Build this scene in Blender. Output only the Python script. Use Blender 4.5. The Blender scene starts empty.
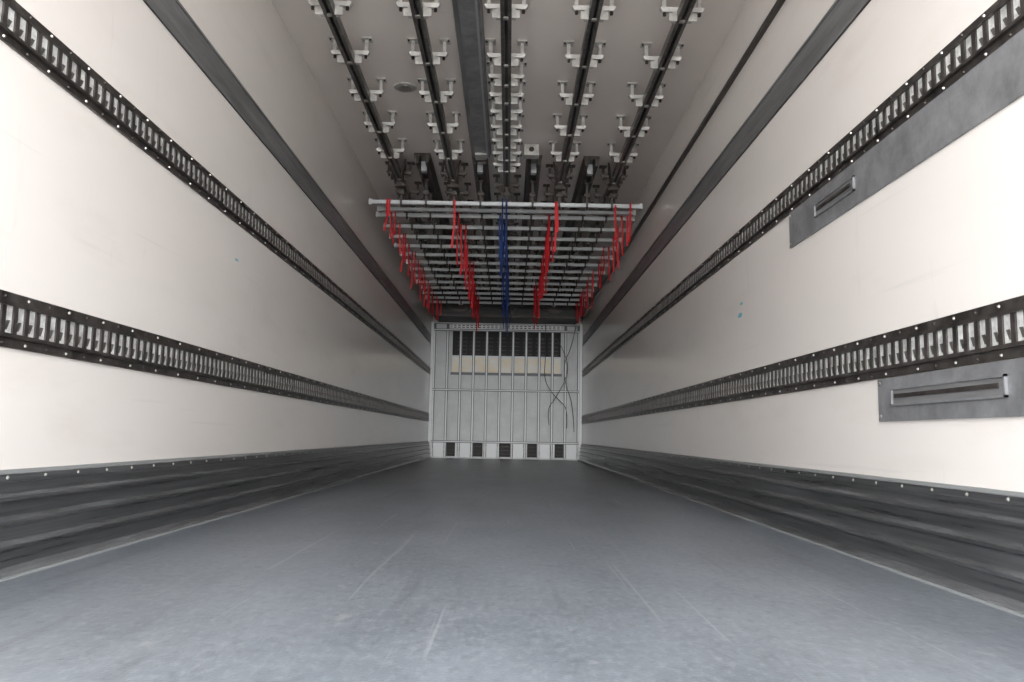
import bpy, math, random
from mathutils import Vector, Matrix
random.seed(4)
C = bpy.context
HW = 1.23      # half width of the trailer
Y0, Y1 = 0.5, 13.4
H = 2.61

# ---------------------------------------------------------------- materials
def mat(name, col, rough=0.5, metal=0.0, noise=0.0, nscale=5.0, stretch=(1,1,1), bump=0.0, bscale=60, col2=None, spec=0.5, rvar=0.0, det=8):
    m = bpy.data.materials.new(name); m.use_nodes = True
    nt = m.node_tree; b = nt.nodes['Principled BSDF']
    b.inputs['Base Color'].default_value = (*col, 1)
    b.inputs['Roughness'].default_value = rough
    b.inputs['Metallic'].default_value = metal
    b.inputs['Specular IOR Level'].default_value = spec
    if noise > 0 or bump > 0 or rvar > 0:
        tc = nt.nodes.new('ShaderNodeTexCoord'); mp = nt.nodes.new('ShaderNodeMapping')
        mp.inputs['Scale'].default_value = stretch
        nt.links.new(tc.outputs['Object'], mp.inputs['Vector'])
        n = nt.nodes.new('ShaderNodeTexNoise'); n.inputs['Scale'].default_value = nscale
        n.inputs['Detail'].default_value = det; n.inputs['Roughness'].default_value = 0.65
        nt.links.new(mp.outputs['Vector'], n.inputs['Vector'])
        if noise > 0:
            r = nt.nodes.new('ShaderNodeValToRGB')
            c2 = col2 or tuple(c*(1-noise) for c in col)
            r.color_ramp.elements[0].position = 0.35; r.color_ramp.elements[0].color = (*c2, 1)
            r.color_ramp.elements[1].position = 0.65; r.color_ramp.elements[1].color = (*col, 1)
            nt.links.new(n.outputs['Fac'], r.inputs['Fac'])
            nt.links.new(r.outputs['Color'], b.inputs['Base Color'])
        if rvar > 0:
            mr = nt.nodes.new('ShaderNodeMapRange')
            mr.inputs['To Min'].default_value = rough - rvar; mr.inputs['To Max'].default_value = rough + rvar
            nt.links.new(n.outputs['Fac'], mr.inputs['Value']); nt.links.new(mr.outputs['Result'], b.inputs['Roughness'])
        if bump > 0:
            n2 = nt.nodes.new('ShaderNodeTexNoise'); n2.inputs['Scale'].default_value = bscale
            nt.links.new(mp.outputs['Vector'], n2.inputs['Vector'])
            bp = nt.nodes.new('ShaderNodeBump'); bp.inputs['Strength'].default_value = bump; bp.inputs['Distance'].default_value = 0.01
            nt.links.new(n2.outputs['Fac'], bp.inputs['Height']); nt.links.new(bp.outputs['Normal'], b.inputs['Normal'])
    return m

def layered(name, base, layers, rough, bump=None):
    """base = (scale, stretch, detail, c0, c1); layers = (scale, stretch, rot, p0, p1, strength, colour)"""
    m = bpy.data.materials.new(name); m.use_nodes = True
    nt = m.node_tree; N = nt.nodes; L = nt.links; b = N['Principled BSDF']
    tc = N.new('ShaderNodeTexCoord')
    def noise(scale, st, det=8, rr=.6, rot=(0, 0, 0)):
        mp = N.new('ShaderNodeMapping'); mp.inputs['Scale'].default_value = st; mp.inputs['Rotation'].default_value = rot
        L.new(tc.outputs['Object'], mp.inputs['Vector'])
        n = N.new('ShaderNodeTexNoise'); n.inputs['Scale'].default_value = scale
        n.inputs['Detail'].default_value = det; n.inputs['Roughness'].default_value = rr
        L.new(mp.outputs['Vector'], n.inputs['Vector']); return n
    def ramp(n, p0, c0, p1, c1):
        r = N.new('ShaderNodeValToRGB')
        r.color_ramp.elements[0].position = p0; r.color_ramp.elements[0].color = (*c0, 1)
        r.color_ramp.elements[1].position = p1; r.color_ramp.elements[1].color = (*c1, 1)
        L.new(n.outputs['Fac'], r.inputs['Fac']); return r
    col = ramp(noise(base[0], base[1], base[2], .68), .32, base[3], .68, base[4]).outputs['Color']
    for sc, st, rot, det, p0, p1, k, cc in layers:
        r = ramp(noise(sc, st, det, .6, rot), p0, (0, 0, 0), p1, (k, k, k))
        mx = N.new('ShaderNodeMix'); mx.data_type = 'RGBA'
        L.new(r.outputs['Color'], mx.inputs[0]); L.new(col, mx.inputs[6]); mx.inputs[7].default_value = (*cc, 1)
        col = mx.outputs[2]
    L.new(col, b.inputs['Base Color']); b.inputs['Roughness'].default_value = rough
    if bump:
        n3 = noise(bump[0], (1, 1, 1), 3)
        bp = N.new('ShaderNodeBump'); bp.inputs['Strength'].default_value = bump[1]; bp.inputs['Distance'].default_value = .003
        L.new(n3.outputs['Fac'], bp.inputs['Height']); L.new(bp.outputs['Normal'], b.inputs['Normal'])
    return m

M_wall = layered('grp_wall', (1.0, (1, .5, 1.4), 3, (0.82, 0.775, 0.735), (0.86, 0.815, 0.775)),
    [(3.0, (1, .5, 2.0), (0, 0, 0), 9, .56, .74, .22, (.66, .58, .50)),
     (6.0, (1, .10, 4), (.05, 0, 0), 3, .68, .74, .20, (.62, .60, .58)),
     (7.0, (1, 2.0, .35), (0, 0, 0), 4, .66, .74, .16, (.60, .56, .52))], 0.17, (9, .12))
M_floor = layered('trailer_floor', (2.2, (1.2, .6, 1), 11, (0.115, 0.131, 0.148), (0.20, 0.222, 0.248)),
    [(60, (1, .5, 1), (0, 0, 0), 5, .48, .70, .50, (.27, .29, .315)),
     (40, (1, .6, 1), (0, 0, .3), 5, .52, .70, .60, (.09, .10, .11)),
     (3.0, (10, .12, 1), (0, 0, .03), 2, .63, .72, .18, (.30, .32, .345)),
     (3.5, (9, .16, 1), (0, 0, -.32), 2, .66, .70, .34, (.36, .38, .40)),
     (2.6, (5, .3, 1), (0, 0, -.05), 5, .58, .70, .45, (.085, .092, .10)),
     (9.0, (1, .6, 1), (0, 0, .2), 6, .64, .70, .5, (.30, .30, .30))], 0.34, (140, .3))
M_ceil = mat('grp_ceiling', (0.83, 0.765, 0.72), 0.33, noise=0.05, nscale=1.5, det=2)
M_alu = mat('aluminium', (0.50, 0.51, 0.52), 0.42, 0.9, noise=0.15, nscale=8)
M_aluw = mat('pale_aluminium', (0.46, 0.48, 0.49), 0.45, 0.5)
M_face = mat('bulkhead_upright_face', (0.82, 0.84, 0.86), 0.45, 0.1)
M_frame = mat('bulkhead_frame', (0.15, 0.16, 0.17), 0.5, 0.3)
M_band = mat('grey_band', (0.25, 0.25, 0.255), 0.42, 0.3, noise=0.45, nscale=7, stretch=(1, .3, 3))
M_patch = mat('grey_patch', (0.30, 0.305, 0.315), 0.42, 0.3, noise=0.4, nscale=10)
M_black = mat('rail_black', (0.024, 0.021, 0.020), 0.34, 0.4, noise=0.6, nscale=14, col2=(0.09, 0.080, 0.074), rvar=.08)
M_dark = mat('dark_steel', (0.055, 0.048, 0.044), 0.4, 0.6)
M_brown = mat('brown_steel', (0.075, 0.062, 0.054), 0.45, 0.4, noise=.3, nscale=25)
M_railm = mat('rail_steel', (0.20, 0.19, 0.18), 0.36, 0.6, noise=.5, nscale=25)
M_slot = mat('slot_lining', (0.84, 0.85, 0.83), 0.35, 0.2, noise=0.5, nscale=30)
M_rivet = mat('rivet', (0.55, 0.53, 0.50), 0.35, 0.9)
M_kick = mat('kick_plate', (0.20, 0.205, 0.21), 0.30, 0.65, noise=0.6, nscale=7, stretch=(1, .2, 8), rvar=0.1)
M_kick_highlight = mat('kick_ridge_highlight', (0.42, 0.43, 0.44), 0.27, 0.7, noise=0.6, nscale=7, stretch=(1, .3, 3))  # lighter copy of the plate metal, paints highlights along the ridges
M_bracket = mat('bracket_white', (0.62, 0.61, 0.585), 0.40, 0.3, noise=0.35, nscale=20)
M_red = mat('red_webbing', (0.58, 0.012, 0.02), 0.7)
M_blue = mat('blue_webbing', (0.012, 0.04, 0.17), 0.7)
M_white = mat('bulkhead_white', (0.70, 0.72, 0.74), 0.4, noise=0.16, nscale=4)
M_vent = mat('vent_black', (0.008, 0.008, 0.009), 0.6)
M_beige_lit = mat('lit_beige_panel', (0.99, 0.86, 0.62), 0.4, noise=0.25, nscale=4, col2=(0.98, 0.97, 0.93))  # pale beige lightened so the colour stands in for a lit strip
M_evap = mat('evaporator_housing', (0.05, 0.05, 0.05), 0.5, 0.2)
M_cable = mat('cable_rubber', (0.04, 0.045, 0.05), 0.5)
M_ground = mat('yard_concrete', (0.62, 0.59, 0.55), 0.85, noise=0.15, nscale=2)
M_mark = mat('cyan_mark', (0.15, 0.45, 0.52), 0.6)
M_seal = mat('sealant', (0.28, 0.29, 0.29), 0.6)

# ---------------------------------------------------------------- mesh builder
class MB:
    def __init__(s): s.v = []; s.f = []; s.mi = []; s.mats = []
    def m(s, mt):
        if mt not in s.mats: s.mats.append(mt)
        return s.mats.index(mt)
    def poly(s, pts, mt):
        k = len(s.v); s.v += [tuple(p) for p in pts]; s.f.append(tuple(range(k, k+len(pts)))); s.mi.append(s.m(mt))
    def hexa(s, p, mt):
        k = len(s.v); s.v += [tuple(q) for q in p]; i = s.m(mt)
        for f in ((0,3,2,1),(4,5,6,7),(0,1,5,4),(1,2,6,5),(2,3,7,6),(3,0,4,7)):
            s.f.append(tuple(k+j for j in f)); s.mi.append(i)
    def box(s, x0, x1, y0, y1, z0, z1, mt):
        if x0 > x1: x0, x1 = x1, x0
        if y0 > y1: y0, y1 = y1, y0
        if z0 > z1: z0, z1 = z1, z0
        s.hexa([(x0,y0,z0),(x1,y0,z0),(x1,y1,z0),(x0,y1,z0),(x0,y0,z1),(x1,y0,z1),(x1,y1,z1),(x0,y1,z1)], mt)
    def cyl(s, c, axis, r, h, mt, n=8, r2=None):
        a = Vector(axis).normalized(); u = a.orthogonal().normalized(); w = a.cross(u); c = Vector(c); r2 = r if r2 is None else r2
        k = len(s.v); i = s.m(mt)
        for rr, o in ((r, 0), (r2, h)):
            for j in range(n):
                t = 2*math.pi*j/n; s.v.append(tuple(c + a*o + (u*math.cos(t)+w*math.sin(t))*rr))
        for j in range(n):
            s.f.append((k+j, k+(j+1)%n, k+n+(j+1)%n, k+n+j)); s.mi.append(i)
        s.f.append(tuple(k+n+j for j in range(n))); s.mi.append(i)
        s.f.append(tuple(k+j for j in reversed(range(n)))); s.mi.append(i)
    def prof(s, pts, y0, y1, mt, alt=None, altset=()):   # extrude closed xz polygon along y
        k = len(s.v); n = len(pts); i = s.m(mt)
        s.v += [(p[0], y0, p[1]) for p in pts] + [(p[0], y1, p[1]) for p in pts]
        for j in range(n):
            s.f.append((k+j, k+(j+1)%n, k+n+(j+1)%n, k+n+j)); s.mi.append(s.m(alt) if j in altset else i)
        s.f.append(tuple(k+j for j in range(n))); s.mi.append(i)
        s.f.append(tuple(k+n+j for j in reversed(range(n)))); s.mi.append(i)
    def obj(s, name, parent=None, bevel=0):
        me = bpy.data.meshes.new(name); me.from_pydata(s.v, [], s.f)
        for mt in s.mats: me.materials.append(mt)
        me.polygons.foreach_set('material_index', s.mi); me.update()
        import bmesh
        bm = bmesh.new(); bm.from_mesh(me); bmesh.ops.recalc_face_normals(bm, faces=bm.faces); bm.to_mesh(me); bm.free()
        o = bpy.data.objects.new(name, me); C.collection.objects.link(o)
        if parent: o.parent = parent
        if bevel:
            bv = o.modifiers.new('bevel', 'BEVEL'); bv.width = bevel; bv.segments = 2; bv.limit_method = 'ANGLE'
        return o
def one(name, box, mt, bevel=0):
    b = MB(); b.box(*box, mt); return b.obj(name, bevel=bevel)

# ---------------------------------------------------------------- shell
T = .07
one('wall_left', (-HW-T, -HW, Y0, Y1+T, -T, H+T), M_wall)
one('wall_right', (HW, HW+T, Y0, Y1+T, -T, H+T), M_wall)
one('wall_front', (-HW, HW, Y1, Y1+T, -T, H+T), M_wall)
one('floor', (-HW, HW, Y0, Y1, -T, 0), M_floor)
one('ceiling', (-HW, HW, Y0, Y1, H, H+T), M_ceil)
one('yard_ground', (-40, 40, -40, 40, -1.4, -1.25), M_ground)

# ---------------------------------------------------------------- kick plates
for side, nm in ((-1, 'baseboard_left'), (1, 'baseboard_right')):
    b = MB()
    P = [(0, 0), (.056, 0), (.056, .010), (.036, .024), (.036, .062), (.050, .070), (.050, .078), (.032, .088), (.032, .122),
         (.046, .130), (.046, .138), (.028, .148), (.028, .180), (.040, .188), (.040, .196), (.022, .204), (.022, .230), (.028, .234), (.028, .252), (0, .252)]
    b.prof([(side*(HW-p[0]), p[1]) for p in P], Y0, Y1-.22, M_kick, M_kick_highlight, (1, 2, 6, 10, 14, 16))
    b.box(side*(HW-.056), side*(HW-.066), Y0, Y1-.22, 0, .004, M_seal)
    b.box(side*HW, side*(HW-.012), Y0, Y1-.22, .252, .262, M_seal)
    y = Y0+.05
    while y < Y1-.3:
        b.cyl((side*(HW-.028), y, .244), (-side, 0, 0), .0055, .004, M_rivet, 6, .003); y += .17
    b.obj(nm)

# ---------------------------------------------------------------- grey bands on walls
k = 1
for side in (-1, 1):
    b = MB(); b.box(side*HW, side*(HW-.006), Y0, Y1-.2, 1.83, 1.975, M_band)
    b.box(side*HW, side*(HW-.010), Y0, Y1-.2, 1.83, 1.842, M_band); b.box(side*HW, side*(HW-.010), Y0, Y1-.2, 1.963, 1.975, M_band)
    b.obj('trim_%d' % k); k += 1
b = MB(); b.box(HW, HW-.022, Y0, Y1-.2, 2.285, 2.312, M_dark); b.obj('trim_3')

# ---------------------------------------------------------------- cargo lashing rails
def lash(side, zc, hh):
    b = MB(); X = lambda d: side*(HW-d)
    ya, yb = Y0, Y1-.25; sh = hh*.25
    b.box(X(0), X(.010), ya, yb, zc-sh, zc+sh, M_slot)
    b.box(X(0), X(.008), ya, yb, zc+sh, zc+hh*.5, M_black); b.box(X(0), X(.008), ya, yb, zc-hh*.5, zc-sh, M_black)
    b.box(X(.008), X(.018), ya, yb, zc+sh, zc+sh+hh*.07, M_black); b.box(X(.008), X(.018), ya, yb, zc-sh-hh*.07, zc-sh, M_black)
    y = ya+.02; p = .050; i = 0
    while y < yb-.05:
        b.box(X(.010), X(.015), y, y+.018, zc-sh, zc+sh, M_black)
        y2 = y+.018; y3 = y+p
        b.hexa([(X(.010), y2+.002, zc-sh*.75), (X(.010), y2+.012, zc-sh*.75), (X(.010), y3-.009, zc-sh*.05), (X(.010), y2+.010, zc-sh*.05),
                (X(.012), y2+.002, zc-sh*.75), (X(.012), y2+.012, zc-sh*.75), (X(.012), y3-.009, zc-sh*.05), (X(.012), y2+.010, zc-sh*.05)], M_railm)
        if i % 2 == 0:
            for zz in (zc+hh*.42, zc-hh*.42):
                b.cyl((X(.008), y+.02, zz), (-side, 0, 0), .005, .004, M_rivet if i % 4 == 0 else M_dark, 6, .003)
        y += p; i += 1
    return b.obj('cargo_lashing_rail')
for sd in (-1, 1):
    lash(sd, .640, .14); lash(sd, 1.385, .12)

# ---------------------------------------------------------------- grey recessed handle panels on right wall
def handle_panel(y0, y1, z0, z1, hy0, hy1, hz0, hz1):
    b = MB(); X = lambda d: HW-.0005-d
    b.box(X(0), X(.008), y0, y1, z0, z1, M_patch)
    t = .006
    b.box(X(.008), X(.016), hy0, hy1, hz1-t, hz1, M_patch); b.box(X(.008), X(.016), hy0, hy1, hz0, hz0+t, M_patch)
    b.box(X(.008), X(.016), hy0, hy0+t, hz0, hz1, M_patch); b.box(X(.008), X(.016), hy1-t, hy1, hz0, hz1, M_patch)
    b.box(X(.008), X(.011), hy0+t, hy1-t, hz0+t, hz1-t, M_band)
    b.box(X(.011), X(.015), hy0+.03, hy1-.02, (hz0+hz1)/2-.004, (hz0+hz1)/2+.008, M_black)
    y = y1-.015
    b.cyl((X(.008), y, z1-.015), (-1, 0, 0), .006, .003, M_rivet, 8); b.cyl((X(.008), y, z0+.015), (-1, 0, 0), .006, .003, M_rivet, 8)
    b.obj('handle_panel')
handle_panel(1.2, 3.38, 1.175, 1.325, 2.72, 3.08, 1.225, 1.278)
handle_panel(1.2, 2.60, .435, .568, 1.92, 2.50, .480, .535)

# ---------------------------------------------------------------- overhead meat rails
RX = [-.89, -.445, 0, .445, .89]
def meat_rail(x):
    b = MB(); zt = H-.10; zb = H-.145
    for s in (-1, 1):
        b.box(x+s*.009, x+s*.028, Y0+.1, 12.45, zb, zt, M_railm)
    b.box(x-.009, x+.009, Y0+.1, 12.45, zt-.012, zt-.006, M_dark)
    y = 1.25
    while y < 12.4:
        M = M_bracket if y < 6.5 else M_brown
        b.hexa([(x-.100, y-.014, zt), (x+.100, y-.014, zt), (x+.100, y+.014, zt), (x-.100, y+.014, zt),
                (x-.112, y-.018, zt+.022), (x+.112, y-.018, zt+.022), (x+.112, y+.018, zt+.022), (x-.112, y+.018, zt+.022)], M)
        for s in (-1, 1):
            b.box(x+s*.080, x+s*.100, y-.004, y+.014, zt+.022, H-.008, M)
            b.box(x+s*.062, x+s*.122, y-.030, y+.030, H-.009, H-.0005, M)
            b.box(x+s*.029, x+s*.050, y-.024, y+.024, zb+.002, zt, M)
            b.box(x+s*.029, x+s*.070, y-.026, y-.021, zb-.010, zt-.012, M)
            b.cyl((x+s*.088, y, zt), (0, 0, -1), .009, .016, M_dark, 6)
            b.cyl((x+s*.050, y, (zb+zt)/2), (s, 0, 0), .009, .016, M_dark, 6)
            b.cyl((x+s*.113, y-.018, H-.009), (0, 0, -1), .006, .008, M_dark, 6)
        b.box(x-.013, x+.013, y-.012, y+.012, zb-.004, zb+.004, M_rivet)
        y += .27 if x == 0 and y > 4.2 and y < 6.3 else .535
    b.obj('meat_rail')
for x in RX: meat_rail(x)

# dark storage tracks that begin in the middle of the trailer
for x in (-.68, -.22, .22, .68):
    b = MB()
    b.prof([(x-.065, H-.001), (x-.050, H-.085), (x-.028, H-.085), (x-.028, H-.02), (x+.028, H-.02), (x+.028, H-.085), (x+.050, H-.085), (x+.065, H-.001)], 6.35, 12.45, M_brown)
    b.box(x-.022, x+.022, 6.50, 6.56, H-.10, H-.02, M_aluw)
    b.obj('storage_track')
# flared run-in stops where each meat rail meets the stored bars
for x in RX:
    if x == 0: continue
    b = MB()
    for s in (-1, 1):
        b.hexa([(x+s*.030, 6.42, H-.165), (x+s*.040, 6.42, H-.165), (x+s*.040, 6.70, H-.165), (x+s*.030, 6.70, H-.165),
                (x+s*.062, 6.42, H-.030), (x+s*.074, 6.42, H-.030), (x+s*.040, 6.70, H-.030), (x+s*.030, 6.70, H-.030)], M_brown)
    b.box(x-.045, x+.045, 6.64, 6.70, H-.185, H-.146, M_brown)
    b.obj('rail_stop_bracket')

# long shallow channel beside the centre rail
b = MB()
b.prof([(-.285, H-.001), (-.275, H-.045), (-.135, H-.045), (-.125, H-.001)], Y0+.1, 6.3, M_patch)
b.box(-.272, -.250, Y0+.1, 6.3, H-.052, H-.045, M_band); b.box(-.16, -.148, Y0+.1, 6.3, H-.052, H-.045, M_aluw)
b.box(-.25, -.16, 6.20, 6.32, H-.06, H-.045, M_bracket)
b.obj('ceiling_cable_channel')
b = MB(); b.box(.13, .25, 6.10, 6.20, H-.09, H-.001, M_bracket); b.cyl((.19, 6.10, H-.045), (0, -1, 0), .020, .012, M_dark, 16)
b.obj('junction_box', bevel=.006)
b = MB(); b.cyl((-.66, 5.1, H), (0, 0, -1), .075, .008, M_bracket, 24, .07); b.cyl((-.66, 5.1, H-.008), (0, 0, -1), .045, .004, M_rivet, 16)
b.obj('ceiling_vent_cap')

# ---------------------------------------------------------------- stored load bars with trolleys
ZB = 2.315
bars = []
y = 6.75
while y < 12.3:
    bars.append(y); y += .40
for i, y in enumerate(bars):
    b = MB(); dx = random.uniform(-.012, .012)
    w0, w1 = -1.13+dx, 1.13+dx
    b.box(w0, w1, y-.016, y+.016, ZB-.002, ZB+.014, M_aluw); b.box(w0, w1, y-.016, y-.011, ZB-.016, ZB-.002, M_aluw); b.box(w0, w1, y+.011, y+.016, ZB-.016, ZB-.002, M_alu)
    for s, e in ((-1, w0), (1, w1)):
        b.box(e, e+s*.025, y-.022, y+.022, ZB-.024, ZB+.022, M_alu)
    for x in RX + [-.68, .68, -.22, .22]:
        top = H-.145 if x in RX else H-.09
        b.box(x-.010, x+.010, y-.008, y+.008, ZB+.014, top, M_dark)
        b.box(x-.026, x+.026, y-.020, y+.020, ZB+.014, ZB+.026, M_dark)
        b.box(x-.009, x+.009, y-.022, y-.016, ZB-.020, ZB+.014, M_dark)
        b.box(x-.024, x+.024, y-.018, y+.018, ZB+.070, ZB+.10, M_brown)
        for s in (-1, 1):
            b.cyl((x+s*.009, y, top-.006), (s, 0, 0), .020, .012, M_dark, 10)
            b.hexa([(x+s*.022, y-.018, ZB+.026), (x+s*.022, y+.018, ZB+.026), (x+s*.028, y+.018, ZB+.026), (x+s*.028, y-.018, ZB+.026),
                    (x+s*.018, y-.012, ZB+.085), (x+s*.018, y+.012, ZB+.085), (x+s*.024, y+.012, ZB+.085), (x+s*.024, y-.012, ZB+.085)], M_dark)
        b.cyl((x, y, ZB-.016), (0, 0, -1), .009, .022, M_dark, 8)
    b.obj('load_bar')
b = MB(); y = 6.98
b.box(-1.10, 1.10, y-.02, y+.02, ZB-.01, ZB+.016, M_aluw)
for s in (-1, 1): b.box(s*1.10, s*1.125, y-.024, y+.024, ZB-.02, ZB+.024, M_alu)
for x in RX: b.box(x-.03, x+.03, y-.026, y+.026, ZB+.016, H-.145, M_dark)
b.obj('load_bar')

# ---------------------------------------------------------------- straps
def strap(b, x, y, z0, L, w, mt):
    n = 9; ph = random.uniform(0, 6); a = random.uniform(.003, .010); ang = random.uniform(-1.1, 1.1); lean = random.uniform(-.012, .012)
    ca, sa = math.cos(ang), math.sin(ang); rows = []
    for i in range(n+1):
        t = i/n
        cx = x+lean*t+a*math.sin(ph+t*6)*t; cy = y+a*math.cos(ph+t*5)*t; z = z0-L*t
        rows.append(((cx-ca*w/2, cy-sa*w/2, z), (cx+ca*w/2, cy+sa*w/2, z)))
    for i in range(n):
        p, q = rows[i], rows[i+1]; th = Vector((-sa, ca, 0))*.002
        A = [Vector(p[0])-th, Vector(p[1])-th, Vector(p[1])+th, Vector(p[0])+th]
        B = [Vector(q[0])-th, Vector(q[1])-th, Vector(q[1])+th, Vector(q[0])+th]
        b.hexa(B+A, mt)
red = MB(); blue = MB()
for i, y in enumerate(bars):
    for x in (-1.02, -.42, .40, 1.04):
        L = random.uniform(.34, .50) if abs(x) < .9 else random.uniform(.24, .42)
        strap(red, x+random.uniform(-.02, .02), y-.03, ZB+.02, L, .016, M_red)
        if random.random() < .7:
            strap(red, x+random.uniform(.02, .05)*random.choice((-1, 1)), y-.035, ZB+.02, L*random.uniform(.5, .9), .014, M_red)
    if i == 0: strap(red, .92, y-.03, ZB, .30, .016, M_red)
    for j in range(2):
        strap(blue, random.uniform(-.06, .04), y-.03-j*.004, ZB+.04, random.uniform(.35, .62), .013, M_blue)
red.obj('red_webbing_straps'); blue.obj('blue_webbing_straps')

# ---------------------------------------------------------------- evaporator and bulkhead
b = MB()
b.prof([(-1.16, H-.001), (-1.16, 2.24), (-1.10, 2.19), (1.10, 2.19), (1.16, 2.24), (1.16, H-.001)], 12.55, 13.39, M_evap)
b.box(-1.12, 1.12, 12.54, 12.56, 2.20, 2.222, M_dark)
for i in range(3):
    x = -.72+i*.72
    b.cyl((x, 12.55, 2.40), (0, -1, 0), .15, .02, M_dark, 24)
    b.cyl((x, 12.53, 2.40), (0, -1, 0), .04, .02, M_alu, 12)
b.obj('evaporator_unit')

yb = 13.18
b = MB()
b.box(-1.21, 1.21, yb+.05, yb+.07, .26, 1.36, M_white)
b.box(-1.21, -.88, yb+.05, yb+.07, 1.36, 2.06, M_white); b.box(.88, 1.21, yb+.05, yb+.07, 1.36, 2.06, M_white)
b.box(-1.21, 1.21, yb+.05, yb+.07, 2.06, 2.185, M_white)
b.box(-.88, .88, yb+.015, yb+.02, 2.085, 2.16, M_face)
for i in range(26):
    b.box(-.86+i*.067, -.86+i*.067+.04, yb+.010, yb+.015, 2.10, 2.112, M_dark)
    b.box(-.86+i*.067, -.86+i*.067+.04, yb+.010, yb+.015, 2.132, 2.144, M_dark)
b.box(-.90, .90, yb+.12, yb+.14, 1.36, 2.06, M_vent)
b.box(-.88, .88, yb+.045, yb+.118, 1.38, 1.62, M_beige_lit)
b.box(-.88, .88, yb+.040, yb+.118, 1.62, 1.65, M_face)
for i in range(8):
    x = -.80+i*.2127
    b.box(x, x+.15, yb+.085, yb+.10, 1.66, 2.02, M_vent)
    for j in range(5): b.box(x, x+.15, yb+.075, yb+.086, 1.68+j*.065, 1.69+j*.065, M_dark)
b.box(-.90, .90, yb+.035, yb+.07, 1.335, 1.375, M_frame)
for i in range(12):
    x = -1.17+i*.2127
    b.box(x-.022, x+.022, yb+.02, yb+.05, .02, 2.185, M_frame)
    b.box(x-.010, x+.010, yb, yb+.02, .02, 2.08, M_face)
for z, t in ((2.06, .034), (1.09, .034), (.262, .034), (2.17, .026)):
    b.box(-1.21, 1.21, yb-.004, yb+.03, z-t/2, z+t/2, M_frame)
    b.box(-1.21, 1.21, yb-.014, yb-.004, z-t/5, z+t/5, M_face)
for x in (-1.205, 1.205):
    b.box(x-.02, x+.02, yb-.02, yb+.07, 0, 2.185, M_face)
b.box(-1.21, 1.21, yb+.03, yb+.07, 0, .03, M_white)
vx = [-.88, -.44, 0, .44, .88]
last = -1.21
for x in vx:
    b.box(last, x-.085, yb+.02, yb+.07, .02, .255, M_face); last = x+.085
    b.box(x-.085, x+.085, yb+.08, yb+.10, .02, .255, M_vent)
    for j in range(3): b.box(x-.085, x+.085, yb+.03, yb+.04, .07+j*.06, .076+j*.06, M_dark)
b.box(last, 1.21, yb+.02, yb+.07, .02, .255, M_face)
b.obj('bulkhead')

def cable(pts, r, parent):
    cu = bpy.data.curves.new('cable', 'CURVE'); cu.dimensions = '3D'; cu.bevel_depth = r; cu.bevel_resolution = 2
    sp = cu.splines.new('NURBS'); sp.points.add(len(pts)-1); sp.order_u = 3; sp.use_endpoint_u = True
    for p, q in zip(sp.points, pts): p.co = (*q, 1)
    cu.materials.append(M_cable)
    o = bpy.data.objects.new('cable', cu); C.collection.objects.link(o); o.parent = parent
hp = bpy.data.objects.new('hanging_cables', None); C.collection.objects.link(hp)
yc = yb-.03
cable([(.62, yc, 2.17), (.64, yc, 1.7), (.60, yc-.02, 1.3), (.74, yc-.03, 1.05), (.86, yc-.02, .95), (1.0, yc, .8), (.98, yc, .5)], .005, hp)
cable([(1.12, yc, 2.17), (1.05, yc, 1.8), (.92, yc-.02, 1.55), (.95, yc-.03, 1.2), (1.08, yc, .9), (1.1, yc, .45)], .005, hp)
cable([(.80, yc, 1.95), (.93, yc, 1.75), (1.02, yc-.02, 1.4), (.78, yc-.03, .95), (.66, yc, .8), (.70, yc, .55)], .005, hp)

# ---------------------------------------------------------------- small wall marks
def mark(side, y, z, w, h):
    b = MB(); n = 9; pts = []
    for i in range(n):
        t = 2*math.pi*i/n; r = random.uniform(.6, 1)
        pts.append((side*(HW-.0015), y+math.cos(t)*w*r, z+math.sin(t)*h*r))
    b.poly(pts, M_mark); return b.obj('paint_mark')
mark(1, 4.13, 1.06, .035, .010); mark(1, 4.16, 1.005, .045, .014); mark(-1, 3.75, 1.16, .03, .008)

# ---------------------------------------------------------------- light
w = bpy.data.worlds.new('sky'); C.scene.world = w; w.use_nodes = True
bg = w.node_tree.nodes['Background']; bg.inputs[0].default_value = (0.96, 0.975, 1.0, 1); bg.inputs[1].default_value = 7.4
sd = bpy.data.lights.new('fill_sun', 'SUN'); sd.energy = 2.8; sd.angle = math.radians(28); sd.color = (1, .98, .95)  # soft low light added down the trailer to brighten the far wall
so = bpy.data.objects.new('fill_sun', sd); C.collection.objects.link(so)
so.rotation_euler = (math.radians(90-1), 0, 0)   # shines along +Y, slightly downward
so.location = (0, -6, 4)

# ---------------------------------------------------------------- camera
cd = bpy.data.cameras.new('camera'); cd.sensor_width = 36; cd.lens = 36*819/1024; cd.clip_start = .02
co = bpy.data.objects.new('camera', cd); C.collection.objects.link(co)
R = Matrix.Rotation(math.radians(-.16), 4, 'Z') @ Matrix.Rotation(math.radians(90+6.6), 4, 'X') @ Matrix.Rotation(math.radians(1.0), 4, 'Z')
co.matrix_world = Matrix.Translation((.048, 0, .37)) @ R
C.scene.camera = co
C.scene.view_settings.view_transform = 'Standard'
